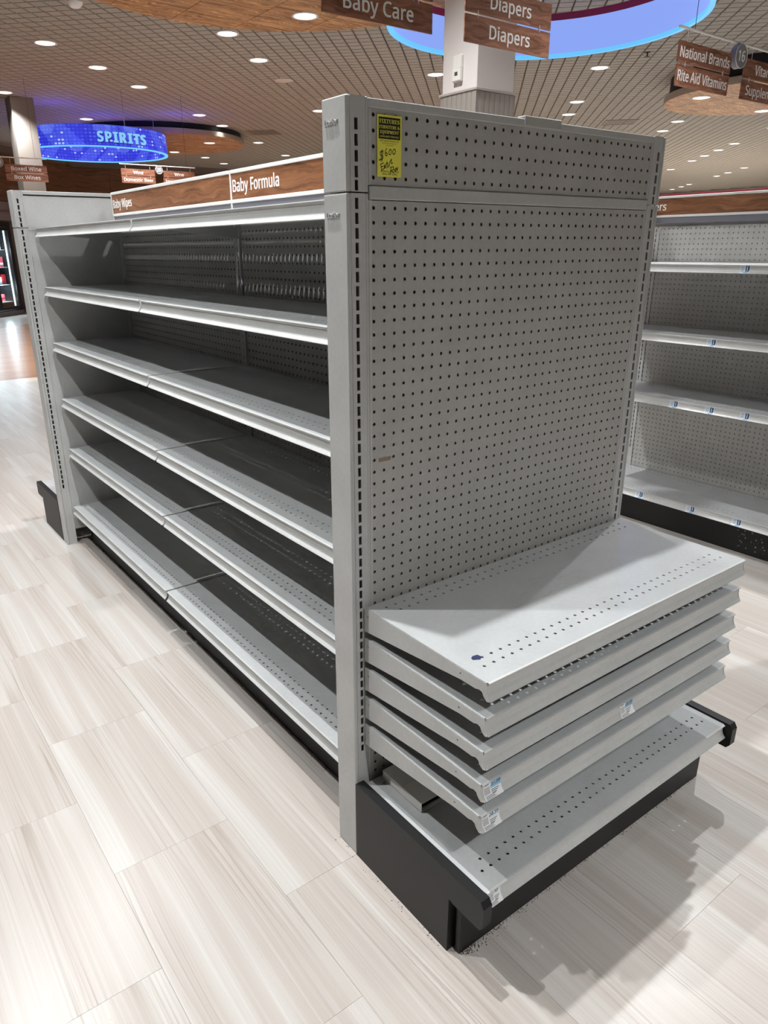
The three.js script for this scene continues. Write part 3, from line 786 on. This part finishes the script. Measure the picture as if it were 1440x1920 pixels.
// ---------------------------------------------------------------- wood ceiling clouds
function clipConvex(poly, inside, cut) {
  const out = [];
  for (let i = 0; i < poly.length; i++) {
    const a = poly[i], b = poly[(i + 1) % poly.length], ia = inside(a), ib = inside(b);
    if (ia) out.push(a);
    if (ia !== ib) out.push(cut(a, b));
  }
  return out;
}
function makeCloud(label, [x, y, z], r, cell, ox, oz) {
  const t = thing('ceiling_cloud', label, 'ceiling panel', [x, y, z]);
  const rim = new THREE.LatheGeometry([[r - 2, .05], [r - .25, .05], [r, .3], [r, 3.2], [r - .25, 3.5], [0, 3.5]].map(([a, b]) => new THREE.Vector2(a * I, b * I)), 96);
  put(t, 'rim', boxUV(rim), std(0x9d8f80, .6));
  const drum = new THREE.CylinderGeometry((r - 2.5) * I, (r - 2.5) * I, (CEIL - y - 3.2) * I, 96); drum.translate(0, (3.4 + CEIL - y) / 2 * I, 0);
  put(t, 'drum', boxUV(drum), matteBlack);
  put(t, 'core', boxUV(new THREE.CylinderGeometry((r - .6) * I, (r - .6) * I, 2 * I, 96).translate(0, 1.6 * I, 0)), std(0x2b1d12, .8));
  const circle = []; for (let i = 0; i < 96; i++) circle.push([(r - .15) * Math.cos(i * Math.PI / 48), (r - .15) * Math.sin(i * Math.PI / 48)]);
  for (let i = -5; i < 6; i++) for (let j = -5; j < 6; j++) {
    const x0 = ox + i * cell + .12, x1 = ox + (i + 1) * cell - .12, z0 = oz + j * cell + .12, z1 = oz + (j + 1) * cell - .12;
    let p = circle;
    const cutX = v => (a, b) => { const s = (v - a[0]) / (b[0] - a[0]); return [v, a[1] + (b[1] - a[1]) * s]; };
    const cutZ = v => (a, b) => { const s = (v - a[1]) / (b[1] - a[1]); return [a[0] + (b[0] - a[0]) * s, v]; };
    p = clipConvex(p, q => q[0] >= x0, cutX(x0)); if (p.length > 2) p = clipConvex(p, q => q[0] <= x1, cutX(x1));
    if (p.length > 2) p = clipConvex(p, q => q[1] >= z0, cutZ(z0)); if (p.length > 2) p = clipConvex(p, q => q[1] <= z1, cutZ(z1));
    if (p.length < 3) continue;
    const m = new MB();
    m.out(0, 5, 0, p.map(q => [q[0], 0, q[1]]));
    const cx = p.reduce((s, q) => s + q[0], 0) / p.length, cz = p.reduce((s, q) => s + q[1], 0) / p.length;
    for (let k = 0; k < p.length; k++) { const a = p[k], b = p[(k + 1) % p.length]; m.out(cx, .3, cz, [[a[0], 0, a[1]], [b[0], 0, b[1]], [b[0], .6, b[1]], [a[0], .6, a[1]]]); }
    const g = m.build(), uv = g.attributes.uv, du = rnd() * 3, dv = rnd() * 3;
    for (let k = 0; k < uv.count; k++) uv.setXY(k, uv.getX(k) + du, uv.getY(k) + dv);
    put(t, 'wood_panel', g, slatWoodM);
  }
  return t;
}
makeCloud('large round wood-slat ceiling cloud hanging at the top of the view', [99.8, 136, -174.5], 77.2, 24, 21.5 - 24, 8);
makeCloud('round wood ceiling cloud behind the vitamin sign at upper right', [413, 131, -184.2], 54.5, 24, 3, 5);
makeCloud('round wood ceiling cloud beyond the SPIRITS ring', [223.2, 136, -580.6], 68.2, 24, 7, 2);

// ---------------------------------------------------------------- recessed downlights: a glowing lens, a trim ring and the lamp below it
const trimGeo = boxUV(new THREE.LatheGeometry([[4.1, .55], [4.15, -.05], [4.5, -.2], [5.1, -.05], [5.1, .5]].map(([a, b]) => new THREE.Vector2(a * I, b * I)), 40));
const lensGeo = new THREE.SphereGeometry(18 * I, 40, 6, 0, 6.2832, Math.PI - .229, .229); lensGeo.translate(0, 17.55 * I, 0);
const trimM = std(0xcfc8c0, .4);
function makeDownlight(label, [x, y, z], lit, group, power = 1) {
  const t = thing('downlight', label, 'ceiling light', [x, y, z], 0, group);
  put(t, 'trim', trimGeo, trimM); put(t, 'lens', lensGeo, lit ? lensGlow : lensOff);
  if (lit) {
    const l = new THREE.SpotLight(LAMP_COLOR, LAMP * power, 0, 1.02, 1, 2);
    l.position.copy(V(x, y - 1.1, z)); l.target.position.copy(V(x, 0, z)); l.castShadow = true; l.shadow.radius = 1.4; l.shadow.mapSize.set(1024, 1024);
    scene.add(l, l.target);
  }
  return t;
}
const G = 'downlights outside the view', plain = 'recessed downlight in the ceiling outside the view of the photograph';
const rows = [                                       // places along each diagonal row of the ceiling grid
  [-5.68, [4, 8, 10, 15, 16.2]], [-3.93, [2, 4, 6, 7, 8, 10, 11, 13, 15]], [-1.36, [-.4]], [-1.97, [1.05, 1.9]], [-2.16, [6, 7, 10]],
  [-.37, [-.07]], [-.4, [2, 8]], [1.38, [-2, 2, 8, 10, 11]], [3.15, [0, 2, 4, 12, 13]], [4.91, [4, 8, 13, 15, 16, 17, 18, 20]],
  [6.68, [6, 10, 18, 20, 21.3, 22.3, 25.2, 26.2, 27.4]]];
const power = { '-1.36,-0.4': .9, '-1.97,1.05': .68, '-1.97,1.9': .62, '-3.93,11': .03, '-3.93,2': .35, '-3.93,4': .35, '-5.68,4': .4, '1.38,-2': 1.2 };
const ordinal = ['first', 'second', 'third', 'fourth', 'fifth', 'sixth', 'seventh'];
const special = { '-5.68,8': 'downlight at the left edge of the view, above the far pale column', '-5.68,10': 'downlight directly above the SPIRITS ring sign',
  '-5.68,15': 'left of two tiny far downlights above the header board, near the 28 sign', '-5.68,16.2': 'right of two tiny far downlights above the header board, near the 28 sign',
  '-2.16,6': 'downlight just below the edge of the large wood cloud', '-2.16,7': 'second downlight below the large wood cloud, beside an unlit one',
  '-2.16,10': 'downlight touching the left post of the pegboard end, near its top', '-0.4,8': 'downlight peeking out at the left edge of the white column',
  '1.38,8': 'downlight just below the pale blue ring sign, right of the white column', '1.38,10': 'upper of two downlights above the pegboard end, right of the column',
  '1.38,11': 'lower of two downlights above the pegboard end, right of the column',
  '3.15,12': 'right of two downlights above the right post of the pegboard end', '3.15,13': 'left of two downlights above the right post of the pegboard end' };
[6, 7, 8, 10, 11, 13, 15].forEach((n, i) => special['-3.93,' + n] = `${ordinal[i]} downlight of the diagonal row that starts at the upper left corner`);
[15, 16, 17, 18, 20].forEach((n, i) => special['4.91,' + n] = `${ordinal[i]} downlight, from the right, of the long row above the red-edged header`);
[20, 21.3, 22.3, 25.2, 26.2, 27.4].forEach((n, i) => special['6.68,' + n] = `${ordinal[i]} downlight, from the right, of the farthest row above the red-edged header`);
for (const [b, list] of rows) for (const n of list) {
  const p = fromAB(n + .21, b), s = special[b + ',' + n];
  const far = p[0] > 600 ? 2 : power[b + ',' + n] ?? 1;
  makeDownlight(s ?? plain, [p[0], CEIL - .1, p[2]], true, s ? null : G, far);
}
{
  const p = fromAB(8.2, -2.15); makeDownlight('unlit recessed downlight in the ceiling above the pegboard end', [p[0], CEIL - .1, p[2]], false);
  makeDownlight('downlight set into the large wood ceiling cloud', [135.7, 135.9, -218.5], true, null, .6);
  makeDownlight('left downlight set into the wood cloud behind the vitamin sign', [378.8, 130.9, -204.2], true, null, .6);
  makeDownlight('right downlight set into the wood cloud behind the vitamin sign', [449, 130.9, -206], true, null, .6);
  makeDownlight('downlight at the right of the wood cloud beyond the SPIRITS ring', [253.4, 135.9, -550.7], true, null, .6);
  makeDownlight('downlight at the edge of the SPIRITS ring, in the far wood cloud', [252.8, 135.9, -620.8], true, null, .6);
}
// vents and small fittings of the ceiling
for (const [x, z, w, label] of [[289.5, -526, 24, 'grey louvred ceiling vent above the Baby Formula header'], [487.6, -334, 24, 'grey louvred ceiling vent right of the white column']]) {
  const t = thing('ceiling_vent', label, 'vent', [x, CEIL, z], Math.PI / 4);
  const f = new MB(); f.box(-w / 2, -.3, -w / 2, w / 2, .1, -w / 2 + 1.5, .1).box(-w / 2, -.3, w / 2 - 1.5, w / 2, .1, w / 2, .1).box(-w / 2, -.3, -w / 2 + 1.5, -w / 2 + 1.5, .1, w / 2 - 1.5).box(w / 2 - 1.5, -.3, -w / 2 + 1.5, w / 2, .1, w / 2 - 1.5);
  put(t, 'frame', f.build(), std(0x7d7168, .6));
  for (let i = 0; i < 9; i++) put(t, 'louvre', solid(-w / 2 + 1.5, -.25, -9.6 + i * 2.2, w / 2 - 1.5, -.1, -8 + i * 2.2, .04), std(0x6f645c, .6));
}
{
  const t = thing('smoke_detector', 'small pale round detector on the ceiling at the top left', 'detector', [71.5, CEIL, -278]);
  put(t, 'body', boxUV(new THREE.LatheGeometry([[0, -1.8], [1.6, -1.7], [2.4, -1.0], [2.9, -.3], [2.9, .05]].map(([a, b]) => new THREE.Vector2(a * I, b * I)), 28)), white);
  const s = thing('sprinkler', 'tiny dark sprinkler head hanging from the ceiling beside the ring sign', 'sprinkler', [317.6, CEIL, -198.4]);
  put(s, 'head', boxUV(new THREE.LatheGeometry([[0, -2.2], [1.5, -2.1], [1.5, -1.9], [.35, -1.8], [.35, -.4], [1.6, -.2], [1.6, .05]].map(([a, b]) => new THREE.Vector2(a * I, b * I)), 16)), std(0x3c342e, .5));
}

// ---------------------------------------------------------------- drinks cooler at the far left
{
  const t = thing('drinks_cooler', 'black framed glass door drinks cooler lit inside at the far left', 'cooler', [84.4, 0, -669.4], Math.PI / 4);
  const W = 62;
  put(t, 'cabinet', new MB().box(0, 0, -30, W, 5, -1, .2).box(0, 76, -30, W, 80, 0, .2).box(0, 5, -30, W, 76, -29).box(W - 3, 5, -29, W, 76, 0, .2).box(0, 5, -29, 1, 76, 0, .2).build(), std(0x0d0d10, .5));
  put(t, 'toe_kick', solid(0, 0, -1, W, 4, .4, .1), std(0x6d655e, .5));
  put(t, 'interior', new MB().box(1, 5, -28.9, W - 3, 76, -28.5).build(), std(0xd3dadc, .5));
  const glass = new THREE.MeshPhysicalMaterial({ color: 0xffffff, transmission: 1, thickness: 0, roughness: .02, ior: 1.45 });
  for (const x of [.5, 29.8]) {
    const d = put(t, 'door', new MB().box(x, 5.5, -.8, x + 2, 75.5, .4, .1).box(x + 27, 5.5, -.8, x + 29, 75.5, .4, .1).box(x + 2, 5.5, -.8, x + 27, 8, .4, .1).box(x + 2, 73, -.8, x + 27, 75.5, .4, .1).build(), std(0x0b0b0d, .45));
    put(d, 'pane', solid(x + 2, 8, -.3, x + 27, 73, -.18), glass);
    put(d, 'handle', solid(x + .6, 34, .4, x + 1.3, 48, 1.4, .15), std(0x1b1b1e, .4));
    put(t, 'light_strip', solid(x + 24.6, 8, -3.2, x + 25.8, 73, -2.2, .1), new THREE.MeshStandardMaterial({ color: 0xffffff, emissive: new THREE.Color(.75, .95, 1), emissiveIntensity: 1.1 }));
    const c = V(84.4, 0, -669.4), a = Math.PI / 4, lx = x + 14, lz = -3.6;
    for (const y of [24, 56]) { const l = new THREE.PointLight(0xd2f0ff, 1.5); l.position.set(c.x + (lx * Math.cos(a) + lz * Math.sin(a)) * I, y * I, c.z + (-lx * Math.sin(a) + lz * Math.cos(a)) * I); l.castShadow = true; l.shadow.radius = 2; scene.add(l); }
    for (const y of [12, 27, 42, 57]) put(t, 'rack', solid(x + 1, y - .6, -26, x + 27.5, y, -6, .1), std(0x9a9fa2, .4));
  }
  const tone = [[0xb3202c, 'red'], [0xe6e2dc, 'white'], [0xd9c34a, 'yellow'], [0xd3dade, 'pale grey'], [0xe9e7e2, 'cream'], [0xcf5560, 'pink']];
  const shelfAt = ['lowest', 'second lowest', 'second highest', 'highest'];
  const a = Math.PI / 4;
  [12, 27, 42, 57].forEach((y, i) => {
    for (let k = 0; k < 4; k++) {
      if ((i * 4 + k) % 7 === 3) continue;
      const [hex, cn] = tone[(i * 5 + k * 2 + (k >> 1)) % tone.length];
      const lx = 32.6 + k * 6.3, lz = -18;
      const p = [84.4 + lx * Math.cos(a) + lz * Math.sin(a), y, -669.4 - lx * Math.sin(a) + lz * Math.cos(a)];
      const b = thing('drink_carton', `${cn} carton of drinks on the ${shelfAt[i]} rack of the lit cooler, ${['leftmost', 'second from left', 'third from left', 'rightmost'][k]}`, 'carton', p, a, 'cartons in the cooler');
      put(b, 'box', solid(0, .05, 0, 5.2, 6.5 + (k % 2) * 2.2, 9, .12), std(hex, .5));
      put(b, 'print_band', solid(.3, 2, 8.98, 4.9, 3.8, 9.04), std((i + k) % 2 ? 0xf0efe8 : 0x8d1f26, .5));
    }
  });
}

// ---------------------------------------------------------------- crumbs of dirt along the black bases
{
  const spots = [];
  for (let i = 0; i < 150; i++) spots.push([rr(-.4, 9) * rr(.1, 1), 14.05 + Math.abs(rr(-.5, .5) * rr(0, 1)) * 1.6]);
  for (let i = 0; i < 170; i++) spots.push([rr(0, 36), 14.05 + rr(0, .3) * rnd()]);
  for (let i = 0; i < 260; i++) spots.push([3.75 - rr(0, .5) * rnd(), rr(-99, -4)]);
  for (let i = 0; i < 40; i++) spots.push([rr(-1.6, -.98), rr(-3, 13)]);
  const g = new THREE.TetrahedronGeometry(.05 * I, 0), im = shade(new THREE.InstancedMesh(g, std(0x2c261f, .9), spots.length));
  const q = new THREE.Quaternion();
  spots.forEach(([x, z], i) => { const k = rr(.4, 1.5); q.setFromEuler(new THREE.Euler(rr(0, 6), rr(0, 6), rr(0, 6))); im.setMatrixAt(i, new THREE.Matrix4().compose(V(x, .03, z), q, new THREE.Vector3(k * 1.5, k * .7, k))); });
  im.name = 'dirt_crumbs'; im.userData = { kind: 'stuff', label: 'dark crumbs of dirt on the floor along the foot of the black bases', category: 'dirt' }; scene.add(im);
}

renderer.render(scene, camera);
